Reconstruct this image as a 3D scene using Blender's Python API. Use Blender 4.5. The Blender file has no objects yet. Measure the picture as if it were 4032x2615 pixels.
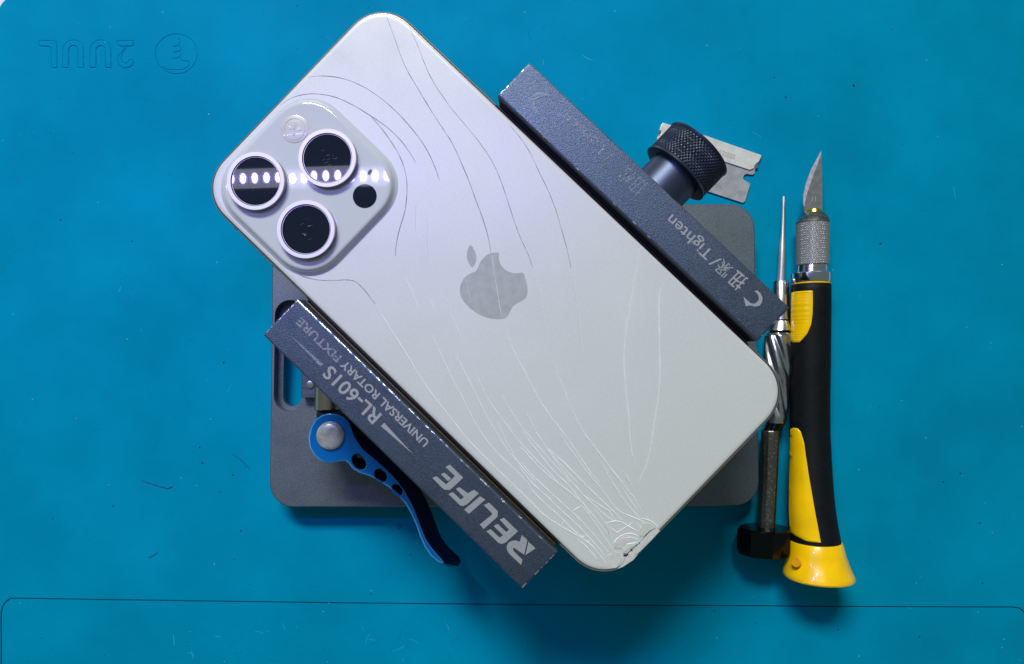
import bpy, math, random
import numpy as np
from mathutils import Vector, Matrix, Euler
from mathutils.geometry import tessellate_polygon

random.seed(7)
SC = bpy.context.scene
COL = SC.collection
MM = 0.001
R_ = math.radians

# ------------------------------------------------------------------ camera
FPX = 2800.0                      # focal length in source pixels (4032 wide)
CAM = Vector((0, 0, 264.1))       # mm above the mat
CAM_ROT = Euler((R_(2.374), R_(-0.138), 0), 'XYZ')
cd = bpy.data.cameras.new('camera')
cam = bpy.data.objects.new('camera', cd); COL.objects.link(cam)
cam.location = CAM * MM; cam.rotation_euler = CAM_ROT
cd.sensor_width = 36.0; cd.lens = FPX / 4032 * 36.0
cd.clip_start = 0.005; cd.clip_end = 20
SC.camera = cam
SC.render.resolution_x = 1024; SC.render.resolution_y = 664
RC = CAM_ROT.to_matrix()

def ray(px, py):
    return (RC @ Vector(((px - 2016) / FPX, -(py - 1307.5) / FPX, -1))).normalized()
def W(px, py, z):                 # a point of the photograph at height z (mm)
    d = ray(px, py); t = (z - CAM.z) / d.z
    return CAM + d * t

# phone pose (from the perspective of its four edges)
PH_O = Vector((-5.36, 20.79, 63.8))
PH_R = Euler((R_(2.137), R_(-0.5), R_(-43.95)), 'XYZ')
PM = PH_R.to_matrix(); PMI = PM.inverted()
PN = PM @ Vector((0, 0, 1))
def L2W(u, v, h): return PH_O + PM @ Vector((u, v, h))
def PL(px, py, h=0.0):            # photograph point -> phone-frame coordinates at height h over its back
    d = ray(px, py); o = PH_O + PN * h
    t = (o - CAM).dot(PN) / d.dot(PN)
    q = PMI @ (CAM + d * t - PH_O)
    return (q.x, q.y)
def crop(s, ox, oy, pts): return [(x / s + ox, y / s + oy) for x, y in pts]

# ------------------------------------------------------------------ light
W_ = bpy.data.worlds.new('World'); SC.world = W_; W_.use_nodes = True
bg = W_.node_tree.nodes['Background']
bg.inputs[0].default_value = (0.80, 1.0, 0.98, 1); bg.inputs[1].default_value = 0.15
LAMP_Z = 260.0
def bounce(px, py, z):            # where a mirror-like camera glass at (px,py) looks to
    u, v = PL(px, py, 3.0); P = L2W(u, v, 3.0); d = ray(px, py)
    r = d - 2 * d.dot(PN) * PN
    return P + r * ((z - P.z) / r.z)
la = bounce(918, 708, LAMP_Z); lb = bounce(1492, 690, LAMP_Z)
ldir = (lb - la).normalized()
PITCH = (lb - la).length / 12.35
NLED = 34
first = la - ldir * PITCH * 6
mid = first + ldir * PITCH * (NLED - 1) / 2
def area(name, loc, sx, sy, power, col, rot, spread=180):
    l = bpy.data.lights.new(name, 'AREA'); l.shape = 'RECTANGLE'; l.size = sx * MM; l.size_y = sy * MM
    l.energy = power; l.color = col; l.spread = R_(spread)
    o = bpy.data.objects.new(name, l); COL.objects.link(o); o.location = loc * MM; o.rotation_euler = rot
    return o
yaw = math.atan2(ldir.y, ldir.x)
area('led_bar_light', mid, PITCH * NLED, 11.0, 0.016, (0.85, 0.87, 1.0), (0, 0, yaw))
LED_W = 0.26 / NLED
leddata = bpy.data.lights.new('led_light', 'AREA'); leddata.shape = 'ELLIPSE'; leddata.size = 3.2 * MM; leddata.size_y = 5.5 * MM
leddata.energy = LED_W; leddata.color = (0.25, 0.195, 1.0)
for i in range(NLED):
    o = bpy.data.objects.new('led_light', leddata); COL.objects.link(o)
    o.location = (first + ldir * PITCH * i + Vector((0, 0, -1))) * MM; o.rotation_euler = (0, 0, yaw)
def nn(nt, t, **k):
    n = nt.nodes.new(t)
    for a, b in k.items(): setattr(n, a, b)
    return n
# added key light, unseen: a wide soft source high beyond the top, for evenness
kp = Vector((-500, 1800, 2000))
area('added_key_light', kp, 1050, 380, 75.0, (0.96, 1.0, 0.92), (R_(-42), R_(-10), 0))

SC.view_settings.view_transform = 'Standard'; SC.view_settings.look = 'None'
SC.view_settings.gamma = 1; SC.view_settings.exposure = 0.0
SC.cycles.use_denoising = True
SC.cycles.max_bounces = 8

# ------------------------------------------------------------------ materials
def material(name, col, rough=0.5, metal=0.0, spec=0.5, coat=0.0, coat_rough=0.05, var=0.0, var_scale=800, var_detail=3,
             bump=0.0, bump_scale=2500, bump_dist=0.00005, col2=None, speck=0.0, speck_scale=900, speck_col=(0, 0, 0), stretch=None,
             rvar=0.0, rscale=300):
    m = bpy.data.materials.new(name); m.use_nodes = True
    nt = m.node_tree; b = nt.nodes['Principled BSDF']
    b.inputs['Base Color'].default_value = (*col, 1); b.inputs['Roughness'].default_value = rough
    b.inputs['Metallic'].default_value = metal; b.inputs['Specular IOR Level'].default_value = spec
    b.inputs['Coat Weight'].default_value = coat; b.inputs['Coat Roughness'].default_value = coat_rough
    tc = nn(nt, 'ShaderNodeTexCoord'); vec = tc.outputs['Object']
    if stretch:
        mp = nn(nt, 'ShaderNodeMapping'); mp.inputs['Scale'].default_value = stretch
        nt.links.new(vec, mp.inputs[0]); vec = mp.outputs[0]
    def noise(scale, detail=3, rgh=0.6):
        n = nn(nt, 'ShaderNodeTexNoise'); n.inputs['Scale'].default_value = scale
        n.inputs['Detail'].default_value = detail; n.inputs['Roughness'].default_value = rgh
        nt.links.new(vec, n.inputs['Vector']); return n.outputs[0]
    out = None
    if var > 0 or col2:
        c2 = col2 or tuple(max(0, c * (1 - var)) for c in col)
        r = nn(nt, 'ShaderNodeMapRange'); r.inputs[1].default_value = 0.35; r.inputs[2].default_value = 0.65
        nt.links.new(noise(var_scale, var_detail), r.inputs[0])
        mx = nn(nt, 'ShaderNodeMix', data_type='RGBA')
        mx.inputs[6].default_value = (*col, 1); mx.inputs[7].default_value = (*c2, 1)
        nt.links.new(r.outputs[0], mx.inputs[0]); out = mx.outputs[2]
    if speck > 0:
        r = nn(nt, 'ShaderNodeMapRange'); r.inputs[1].default_value = 1 - speck; r.inputs[2].default_value = 1 - speck + 0.06
        nt.links.new(noise(speck_scale, 2, 0.5), r.inputs[0])
        mx = nn(nt, 'ShaderNodeMix', data_type='RGBA')
        if out: nt.links.new(out, mx.inputs[6])
        else: mx.inputs[6].default_value = (*col, 1)
        mx.inputs[7].default_value = (*speck_col, 1); nt.links.new(r.outputs[0], mx.inputs[0]); out = mx.outputs[2]
    if out: nt.links.new(out, b.inputs['Base Color'])
    if rvar > 0:
        r = nn(nt, 'ShaderNodeMapRange'); r.inputs[1].default_value = 0.3; r.inputs[2].default_value = 0.7
        r.inputs[3].default_value = rough - rvar; r.inputs[4].default_value = rough + rvar
        nt.links.new(noise(rscale, 4), r.inputs[0]); nt.links.new(r.outputs[0], b.inputs['Roughness'])
    if bump > 0:
        bn = nn(nt, 'ShaderNodeBump'); bn.inputs['Strength'].default_value = bump
        bn.inputs['Distance'].default_value = bump_dist
        nt.links.new(noise(bump_scale, 4), bn.inputs['Height']); nt.links.new(bn.outputs[0], b.inputs['Normal'])
    return m

M = {}
M['mat'] = material('blue_silicone', (0.0, 0.252, 0.430), 0.6, spec=0.015, var=0.20, var_scale=18, var_detail=12, bump=0.35,
                    bump_scale=1500, bump_dist=0.0001, speck=0.30, speck_scale=520, speck_col=(0.0, 0.20, 0.35), rvar=0.08, rscale=60)
M['table'] = material('white_table', (0.75, 0.72, 0.78), 0.6, var=0.05, var_scale=60)
M['glass'] = material('frosted_back_glass', (0.565, 0.585, 0.535), 0.38, spec=0.9, var=0.05, var_scale=1300, bump=0.10, bump_scale=6000, bump_dist=0.00002, speck=0.265, speck_scale=1000, speck_col=(0.40, 0.43, 0.41), rvar=0.09, rscale=35)
M['crack'] = material('fracture_light', (0.93, 0.94, 0.90), 0.30, spec=0.6)
M['crack_shade'] = material('fracture_shade_side', (0.27, 0.30, 0.30), 0.35)  # grey that paints the shaded side of the pale crack ridges
M['crackd'] = material('fracture_dark', (0.23, 0.23, 0.27), 0.35)
M['chip'] = material('chipped_glass', (0.60, 0.60, 0.54), 0.32, var=0.16, var_scale=700, bump=0.35, bump_scale=1800, bump_dist=0.0002)
M['black'] = material('void_black', (0.003, 0.003, 0.004), 0.7)
M['logo'] = material('polished_logo', (0.39, 0.405, 0.385), 0.22, spec=0.5, var=0.14, var_scale=420, var_detail=5)
M['plateau'] = material('glossy_camera_glass', (0.50, 0.53, 0.51), 0.05, spec=0.5, coat=0.6, coat_rough=0.02)
M['ring'] = material('satin_lens_ring', (0.74, 0.70, 0.70), 0.40, metal=0.15, bump=0.2, bump_scale=5000, bump_dist=0.00002)
M['barrel'] = material('lens_barrel', (0.30, 0.28, 0.30), 0.3, metal=0.9)
M['lens'] = material('lens_glass', (0.001, 0.005, 0.016), 0.03, spec=0.5, coat=0.8, coat_rough=0.015)
M['inner'] = material('lens_iris', (0.006, 0.009, 0.02), 0.03, spec=0.5, coat=0.8, coat_rough=0.015)
M['flash'] = material('flash_diffuser', (0.50, 0.52, 0.47), 0.3, var=0.3, var_scale=500, coat=0.3, col2=(0.50, 0.46, 0.38))
M['titan'] = material('brushed_titanium', (0.42, 0.37, 0.33), 0.28, metal=1.0, var=0.15, var_scale=2500, bump=0.2, bump_scale=4000)
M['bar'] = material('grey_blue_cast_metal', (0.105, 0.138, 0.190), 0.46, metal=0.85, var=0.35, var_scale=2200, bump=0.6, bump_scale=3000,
                    bump_dist=0.00016, speck=0.17, speck_scale=2600, speck_col=(0.30, 0.33, 0.40), rvar=0.06, rscale=80)
M['plate'] = material('grey_blasted_plate', (0.165, 0.195, 0.235), 0.50, metal=0.75, var=0.25, var_scale=1800, rvar=0.07, rscale=90, bump=0.4, bump_scale=3400,
                      bump_dist=0.00012, speck=0.25, speck_scale=2200, speck_col=(0.34, 0.37, 0.42))
M['brushed'] = material('brushed_carriage', (0.16, 0.19, 0.27), 0.4, metal=0.8, var=0.4, var_scale=900, stretch=(0.15, 4, 1))
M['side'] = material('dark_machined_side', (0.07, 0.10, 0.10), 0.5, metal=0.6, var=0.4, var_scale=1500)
M['pad'] = material('brown_rubber_pad', (0.075, 0.045, 0.030), 0.5, var=0.5, var_scale=1400, stretch=(1, 1, 1))
M['worn'] = material('worn_bare_edge', (0.80, 0.80, 0.84), 0.28, metal=0.9, speck=0.46, speck_scale=900, speck_col=(0.16, 0.18, 0.25), bump=0.8, bump_scale=1600, bump_dist=0.0002)
M['ink'] = material('grey_lettering', (0.29, 0.30, 0.295), 0.6, speck=0.40, speck_scale=2600, speck_col=(0.20, 0.22, 0.26), bump=0.4, bump_scale=1800)
M['ink2'] = material('rubbed_lettering', (0.24, 0.25, 0.265), 0.55, metal=0.3, speck=0.50, speck_scale=1900, speck_col=(0.13, 0.15, 0.21), bump=0.6, bump_scale=1500)
M['ink3'] = material('almost_gone_lettering', (0.145, 0.170, 0.205), 0.5, metal=0.75, speck=0.5, speck_scale=1700, speck_col=(0.11, 0.14, 0.19), bump=0.9, bump_scale=1500, bump_dist=0.00022)
M['knob'] = material('black_blue_knob', (0.035, 0.045, 0.065), 0.38, metal=0.7, bump=0.3, bump_scale=3000)
M['shaft'] = material('satin_dark_shaft', (0.065, 0.08, 0.125), 0.42, metal=0.8, bump=0.4, bump_scale=4000, bump_dist=0.00005)
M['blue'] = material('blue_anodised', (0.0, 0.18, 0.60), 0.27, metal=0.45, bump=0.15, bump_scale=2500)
M['blue_shade'] = material('blue_anodised_shade', (0.0, 0.006, 0.06), 0.35, metal=0.5)  # near-black navy: shade on the lever's side put into the colour
M['steel'] = material('satin_steel', (0.62, 0.62, 0.64), 0.28, metal=1.0, var=0.2, var_scale=600, bump=0.25, bump_scale=1500, bump_dist=0.00006)
M['cap'] = material('dull_rivet_cap', (0.60, 0.62, 0.57), 0.33, metal=0.35, var=0.35, var_scale=260, rvar=0.12, rscale=500, bump=0.3, bump_scale=500, bump_dist=0.0002)
M['nickel'] = material('nickel_brass', (0.50, 0.46, 0.34), 0.28, metal=1.0)
M['knurl'] = material('knurled_steel', (0.36, 0.36, 0.37), 0.42, metal=0.6)
M['shaftm'] = material('soft_steel', (0.55, 0.55, 0.56), 0.40, metal=0.7)
M['bluee'] = material('pale_blue_edge', (0.06, 0.42, 0.85), 0.3, metal=0.3)  # paler blue for the lever's chamfered rim
M['scuffd'] = material('dark_scuff', (0.0, 0.195, 0.35), 0.7, spec=0.0)
M['scuffl'] = material('light_scuff', (0.02, 0.32, 0.50), 0.6, spec=0.1)
M['bright'] = material('bright_chrome', (0.72, 0.72, 0.76), 0.16, metal=1.0)
M['dsteel'] = material('dark_steel_rod', (0.14, 0.14, 0.13), 0.38, metal=0.9, speck=0.42, speck_scale=1400, speck_col=(0.30, 0.30, 0.27), bump=0.5, bump_scale=1500, bump_dist=0.0001)
M['brass'] = material('brass_collar', (0.55, 0.42, 0.10), 0.3, metal=1.0)
M['rubber'] = material('black_rubber_grip', (0.003, 0.005, 0.007), 0.6, spec=0.2, var=0.5, var_scale=500, bump=0.5, bump_scale=2000, bump_dist=0.0001)
M['plastic'] = material('gloss_black_plastic', (0.001, 0.0015, 0.002), 0.14, spec=0.25)
M['yellow'] = material('yellow_plastic', (0.98, 0.58, 0.0), 0.24, spec=0.30, var=0.12, var_scale=150, coat=0.3, rvar=0.06, rscale=300)
M['yhole'] = material('orange_recess', (0.72, 0.30, 0.0), 0.4)
M['razor'] = material('razor_steel', (0.46, 0.46, 0.48), 0.36, metal=0.35, var=0.25, var_scale=300, speck=0.33, speck_scale=650, speck_col=(0.22, 0.21, 0.22), bump=0.25, bump_scale=1500)
M['spine'] = material('razor_spine', (0.72, 0.71, 0.65), 0.30, metal=0.2, var=0.15, var_scale=400)
M['stamp'] = material('stamped_mark', (0.38, 0.38, 0.38), 0.5, metal=0.5)
M['blade'] = material('knife_blade', (0.30, 0.30, 0.31), 0.36, metal=0.6, var=0.25, var_scale=500, bump=0.3, bump_scale=2000)
M['edge'] = material('honed_bevel', (0.60, 0.62, 0.66), 0.25, metal=0.3, var=0.3, var_scale=900)
M['lint'] = material('dark_lint', (0.004, 0.02, 0.06), 0.8)
M['lintw'] = material('pale_fleck', (0.4, 0.55, 0.65), 0.8)

# ------------------------------------------------------------------ mesh helpers
def link(o, parent=None):
    COL.objects.link(o)
    if parent is not None: o.parent = parent
    return o
class MB:
    def __init__(s): s.v = []; s.f = []; s.m = []
    def add(s, verts, faces, mi=0):
        o = len(s.v); s.v += [tuple(v) for v in verts]
        for f in faces: s.f.append(tuple(i + o for i in f)); s.m.append(mi)
    def build(s, name, mats, parent=None, org=(0, 0, 0), smooth=35, bevel=0, mat3=None):
        me = bpy.data.meshes.new(name); o0 = Vector(org)
        me.from_pydata([tuple((Vector(v) - o0) * MM) for v in s.v], [], s.f)
        for k in (mats if isinstance(mats, (list, tuple)) else [mats]): me.materials.append(M[k])
        me.polygons.foreach_set('material_index', s.m)
        import bmesh
        bm = bmesh.new(); bm.from_mesh(me)
        bmesh.ops.remove_doubles(bm, verts=bm.verts, dist=2e-7)
        bmesh.ops.recalc_face_normals(bm, faces=bm.faces); bm.to_mesh(me); bm.free()
        if smooth:
            me.shade_smooth(); me.set_sharp_from_angle(angle=R_(smooth))
        o = bpy.data.objects.new(name, me); link(o, parent)
        if bevel:
            b = o.modifiers.new('edges', 'BEVEL'); b.width = bevel * MM; b.segments = 2; b.limit_method = 'ANGLE'; b.angle_limit = R_(40)
        return o
def tag(o, label=None, cat=None, group=None, kind=None):
    for k, v in (('label', label), ('category', cat), ('group', group), ('kind', kind)):
        if v: o[k] = v
    return o
def empty(name, loc, rot=(0, 0, 0)):
    o = bpy.data.objects.new(name, None); link(o); o.location = Vector(loc) * MM; o.rotation_euler = rot
    o.empty_display_size = 0.01
    return o
def poly_area(p): return sum(p[i][0] * p[(i + 1) % len(p)][1] - p[(i + 1) % len(p)][0] * p[i][1] for i in range(len(p))) / 2
def stack(mb, levels, cap0=True, cap1=True, mi=0, f=None, mis=None):
    """levels: [(z, [outer, hole, ...]), ...] with equal counts; f maps (x,y,z) to the final point"""
    f = f or (lambda x, y, z: (x, y, z))
    base = len(mb.v); nL = [len(l) for l in levels[0][1]]; n = sum(nL)
    for z, loops in levels:
        for l in loops:
            for x, y in l: mb.v.append(tuple(f(x, y, z)))
    for k in range(len(levels) - 1):
        o = 0
        for c in nL:
            for i in range(c):
                a = base + k * n + o + i; b = base + k * n + o + (i + 1) % c
                mb.f.append((a, b, b + n, a + n)); mb.m.append(mis[k] if mis else mi)
            o += c
    for k, on in ((0, cap0), (len(levels) - 1, cap1)):
        if not on: continue
        tr = tessellate_polygon([[Vector((x, y, 0)) for x, y in l] for l in levels[k][1]])
        for t in tr:
            mb.f.append(tuple(base + k * n + i for i in t)); mb.m.append(mi)
def rrect(w, h, r, n=10, cx=0, cy=0, ex=2.0):
    out = []
    for qx, qy, a0 in ((1, 1, 0), (-1, 1, 90), (-1, -1, 180), (1, -1, 270)):
        for i in range(n + 1):
            a = R_(a0 + 90 * i / n); c, s = math.cos(a), math.sin(a)
            k = 1.0 / (abs(c) ** ex + abs(s) ** ex) ** (1 / ex)
            out.append((cx + qx * (w / 2 - r) + r * c * k, cy + qy * (h / 2 - r) + r * s * k))
    return out
def circ(cx, cy, r, n=48, r2=None, rot=0):
    r2 = r2 or r; out = []
    for i in range(n):
        a = 2 * math.pi * i / n; x, y = r * math.cos(a), r2 * math.sin(a)
        out.append((cx + x * math.cos(rot) - y * math.sin(rot), cy + x * math.sin(rot) + y * math.cos(rot)))
    return out
def smooth_loop(p, it=2, closed=True):
    for _ in range(it):
        q = []; n = len(p)
        for i in range(n if closed else n - 1):
            a, b = p[i], p[(i + 1) % n]
            q += [(a[0] * .75 + b[0] * .25, a[1] * .75 + b[1] * .25), (a[0] * .25 + b[0] * .75, a[1] * .25 + b[1] * .75)]
        p = q if closed else [p[0]] + q + [p[-1]]
    return p
def lathe(mb, prof, O, X, n=48, mi=0, A=None, B=None, mis=None, rf=None):
    """prof: [(t, r)] along axis X from O; rf(t, ang, r) modulates"""
    O = Vector(O); X = Vector(X).normalized()
    A = Vector(A) if A else X.cross(Vector((0, 0, 1))).normalized()
    B = X.cross(A).normalized()
    base = len(mb.v)
    for t, r in prof:
        for i in range(n):
            a = 2 * math.pi * i / n; rr = rf(t, a, r) if rf else r
            mb.v.append(tuple(O + X * t + A * (rr * math.cos(a)) + B * (rr * math.sin(a))))
    for k in range(len(prof) - 1):
        for i in range(n):
            j = (i + 1) % n
            mb.f.append((base + k * n + i, base + k * n + j, base + (k + 1) * n + j, base + (k + 1) * n + i)); mb.m.append(mis[k] if mis else mi)
    mb.f.append(tuple(base + i for i in range(n))); mb.m.append(mis[0] if mis else mi)
    e = base + (len(prof) - 1) * n
    mb.f.append(tuple(e + i for i in range(n))); mb.m.append(mis[-1] if mis else mi)
def box(mb, x0, x1, y0, y1, z0, z1, f=None, mi=0):
    stack(mb, [(z0, [[(x0, y0), (x1, y0), (x1, y1), (x0, y1)]]), (z1, [[(x0, y0), (x1, y0), (x1, y1), (x0, y1)]])], f=f, mi=mi)
def flat(mb, poly, f, h, th=0.04, mi=0, holes=()):
    stack(mb, [(h - th, [poly, *holes]), (h, [poly, *holes])], f=f, mi=mi)
def ridge(mb, pts, f, hw, ht, mi=0, h0=0.0, taper=True, mi2=None, k2=1.0):
    """a thin fracture line: a low tent along a polyline"""
    n = len(pts); base = len(mb.v)
    for i, (x, y) in enumerate(pts):
        a = pts[max(0, i - 1)]; b = pts[min(n - 1, i + 1)]
        dx, dy = b[0] - a[0], b[1] - a[1]; L = math.hypot(dx, dy) or 1
        k = 1.0 if not taper else min(1.0, 0.55 + 3.0 * min(i, n - 1 - i) / n)
        k *= 0.6 + 0.8 * random.random()
        nx, ny = -dy / L * hw * k, dx / L * hw * k
        mb.v.append(tuple(f(x - nx * k2, y - ny * k2, h0))); mb.v.append(tuple(f(x, y, h0 + ht * k))); mb.v.append(tuple(f(x + nx, y + ny, h0)))
    for i in range(n - 1):
        a = base + 3 * i
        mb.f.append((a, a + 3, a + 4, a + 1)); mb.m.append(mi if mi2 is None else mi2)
        mb.f.append((a + 1, a + 4, a + 5, a + 2)); mb.m.append(mi)
def text_mesh(mb, body, p0, p1, height, f, h, bold=0.0, mi=0, cap=0.73):
    """flat lettering: baseline from p0 to p1 (2-D), cap height in mm"""
    cu = bpy.data.curves.new('lettering', 'FONT'); cu.body = body; cu.size = 1.0; cu.offset = bold; cu.resolution_u = 3
    o = bpy.data.objects.new('lettering', cu); COL.objects.link(o)
    dg = bpy.context.evaluated_depsgraph_get(); dg.update()
    me = bpy.data.meshes.new_from_object(o.evaluated_get(dg))
    vs = [v.co.copy() for v in me.vertices]; fs = [tuple(p.vertices) for p in me.polygons]
    bpy.data.objects.remove(o); bpy.data.curves.remove(cu); bpy.data.meshes.remove(me)
    if not vs: return
    x0 = min(v.x for v in vs); x1 = max(v.x for v in vs)
    d = Vector((p1[0] - p0[0], p1[1] - p0[1])); L = d.length; d.normalize(); up = Vector((-d.y, d.x))
    sx = L / (x1 - x0); sy = height / cap
    mb.add([f(*(Vector(p0) + d * ((v.x - x0) * sx) + up * (v.y * sy)), h) for v in vs], fs, mi)

# ------------------------------------------------------------------ setting: table and mat
mb = MB(); box(mb, -600, 600, -500, 500, -22, -2.0)
tag(mb.build('table_surface', 'table', smooth=0), kind='structure')

def w2(px, py, z=0.0): p = W(px, py, z); return (p.x, p.y)
x0, y0 = w2(-13.4, -35.5); x1, y1 = w2(4300, 2900)
R = 11.6
outer = rrect(x1 - x0, y0 - y1, R, 12, (x0 + x1) / 2, (y0 + y1) / 2)
gl = [(6, 2700), (5, 2500), (5, 2410), (10, 2390), (22, 2370), (40, 2357), (60, 2356), (447, 2362), (941, 2369), (1400, 2375), (2200, 2382), (3000, 2386),
      (3321, 2388.5), (3700, 2390), (3990, 2391), (4015, 2395), (4030, 2407), (4037, 2425), (4040, 2500), (4042, 2700)]
gp = [w2(*p) for p in gl]
def offset_path(p, d):
    out = []
    for i in range(len(p)):
        a = p[max(0, i - 1)]; b = p[min(len(p) - 1, i + 1)]; dx, dy = b[0] - a[0], b[1] - a[1]; L = math.hypot(dx, dy)
        out.append((p[i][0] - dy / L * d, p[i][1] + dx / L * d))
    return out
GW = 0.24
go_, gi_ = offset_path(gp, GW), offset_path(gp, -GW)
# engraved logo window
lx0, ly0 = w2(130, 100); lx1, ly1 = w2(800, 320)
win = [(lx0, ly1), (lx1, ly1), (lx1, ly0), (lx0, ly0)]
mb = MB()
ring_o = go_; trough = gi_
# top sheet outside the groove: outer loop, hole = groove outline closed along the bottom
o_loop = [(x, y) for x, y in outer]
hole = list(go_)
tr = tessellate_polygon([[Vector((*p, 0)) for p in o_loop], [Vector((*p, 0)) for p in hole], [Vector((*p, 0)) for p in win]])
allp = o_loop + hole + win
mb.add([(x, y, 0) for x, y in allp], tr)
tr = tessellate_polygon([[Vector((*p, 0)) for p in gi_]])
mb.add([(x, y, 0) for x, y in gi_], tr)
n = len(gp); GD = -0.7
vs = [(x, y, 0) for x, y in go_] + [(x, y, GD) for x, y in go_] + [(x, y, GD) for x, y in gi_] + [(x, y, 0) for x, y in gi_]
fs = []
for i in range(n - 1):
    for k in range(3): fs.append((k * n + i, k * n + i + 1, (k + 1) * n + i + 1, (k + 1) * n + i))
mb.add(vs, fs)
stack(mb, [(-2.0, [outer]), (-0.4, [outer]), (-0.0, [outer])], cap0=True, cap1=False)
# logo height field
LS = 2.644
def lp(pts): return np.array([w2(x / LS, y / LS) for x, y in pts])
def arc_pts(cx, cy, rx, ry, a0, a1, n=16): return [(cx + rx * math.cos(R_(a0 + (a1 - a0) * i / n)), cy + ry * math.sin(R_(a0 + (a1 - a0) * i / n))) for i in range(n + 1)]
shapes = []
shapes.append([(410, 427), (520, 425), (590, 436), (595, 570), (592, 708), (536, 710), (532, 500), (512, 484), (412, 482), (410, 427)])
for ux in (0, 285):
    shapes.append([(650 + ux, 706), (655 + ux, 520)] + arc_pts(762 + ux, 522, 107, 102, 180, 360, 14) + [(872 + ux, 706), (812 + ux, 706), (812 + ux, 528)] +
                  arc_pts(763 + ux, 528, 49, 52, 360, 180, 10) + [(714 + ux, 704), (650 + ux, 706)])
shapes.append([(1222, 427), (1388, 427), (1388, 480), (1312, 482), (1316, 500), (1270, 560), (1262, 610), (1270, 650), (1300, 662), (1322, 660), (1350, 626), (1392, 628),
               (1378, 680), (1340, 706), (1290, 710), (1245, 688), (1224, 640), (1232, 588), (1300, 500), (1296, 486), (1240, 482), (1222, 462), (1222, 427)])
lines = [arc_pts(1835, 565, 218, 208, 0, 360, 60),
         [(1860, 405), (1872, 440), (1866, 470), (1840, 482), (1805, 488)], [(1872, 490), (1884, 515), (1870, 535), (1830, 545), (1802, 550)],
         [(1862, 545), (1884, 570), (1872, 595), (1835, 608), (1800, 614)], [(1878, 612), (1890, 636), (1925, 638), (1965, 645), (1975, 670), (1955, 700), (1920, 722), (1860, 730), (1740, 728), (1690, 700)]]
STEP = 0.13
nx = int((lx1 - lx0) / STEP); ny = int((ly0 - ly1) / STEP)
gx, gy = np.meshgrid(np.linspace(lx0, lx1, nx), np.linspace(ly1, ly0, ny))
dist = np.full(gx.shape, 9.0); ins = np.zeros(gx.shape, bool)
def seg_dist(P):
    d = np.full(gx.shape, 9.0)
    for (ax, ay), (bx, by) in zip(P[:-1], P[1:]):
        vx, vy = bx - ax, by - ay; L2 = vx * vx + vy * vy + 1e-9
        t = np.clip(((gx - ax) * vx + (gy - ay) * vy) / L2, 0, 1)
        d = np.minimum(d, np.hypot(gx - ax - t * vx, gy - ay - t * vy))
    return d
for s in shapes:
    P = lp(s); dist = np.minimum(dist, seg_dist(P))
    for (ax, ay), (bx, by) in zip(P[:-1], P[1:]):
        c = ((ay > gy) != (by > gy)) & (gx < (bx - ax) * (gy - ay) / (by - ay + 1e-12) + ax); ins ^= c
for s in lines: dist = np.minimum(dist, seg_dist(lp(s)))
hz = -0.24 * np.exp(-(dist / 0.17) ** 2) + 0.12 * ins
hz[0, :] = hz[-1, :] = 0; hz[:, 0] = hz[:, -1] = 0
vs = list(zip(gx.ravel().tolist(), gy.ravel().tolist(), hz.ravel().tolist()))
fs = [(j * nx + i, j * nx + i + 1, (j + 1) * nx + i + 1, (j + 1) * nx + i) for j in range(ny - 1) for i in range(nx - 1)]
mb.add(vs, fs)
wm = mb.build('work_mat', 'mat', smooth=40)
tag(wm, 'blue silicone repair mat with an engraved fist logo and a thin tray groove', 'mat')

# ------------------------------------------------------------------ phone
ph = empty('smartphone', PH_O, PH_R)
tag(ph, 'pale smartphone lying face down in the clamp with a shattered back glass', 'smartphone')
I = lambda x, y, z: (x, y, z)
PLn, PWd, PR = 163.4, 77.6, 12.3
def pr(ins): return rrect(PLn - 2 * ins, PWd - 2 * ins, PR - ins, 16, ex=2.12)
mb = MB()
stack(mb, [(-8.0, [pr(1.0)]), (-7.6, [pr(0.35)]), (-6.8, [pr(0.0)]), (-1.7, [pr(0.0)]), (-1.0, [pr(0.12)]), (-0.55, [pr(0.42)]), (-0.32, [pr(0.9)]), (-0.34, [pr(1.3)])])
fr = mb.build('frame', 'titan', ph, smooth=50)
# side buttons and antenna bands on the long and short edges
for u0, u1, v in ((-46, -28, 38.85), (-20, -8, -38.85), (-36, -24, -38.85), (-56, -48, -38.85)):
    mb = MB(); s = 1 if v > 0 else -1
    box(mb, u0, u1, min(v, v + s * .35), max(v, v + s * .35), -5.3, -3.0); mb.build('side_button', 'titan', ph, bevel=0.15)
for u in (-66, 66):
    for s in (1, -1):
        mb = MB(); box(mb, u, u + 1.1, s * 38.82 - .05, s * 38.82 + .05, -7, -1.4); mb.build('antenna_band', 'side', ph)
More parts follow.
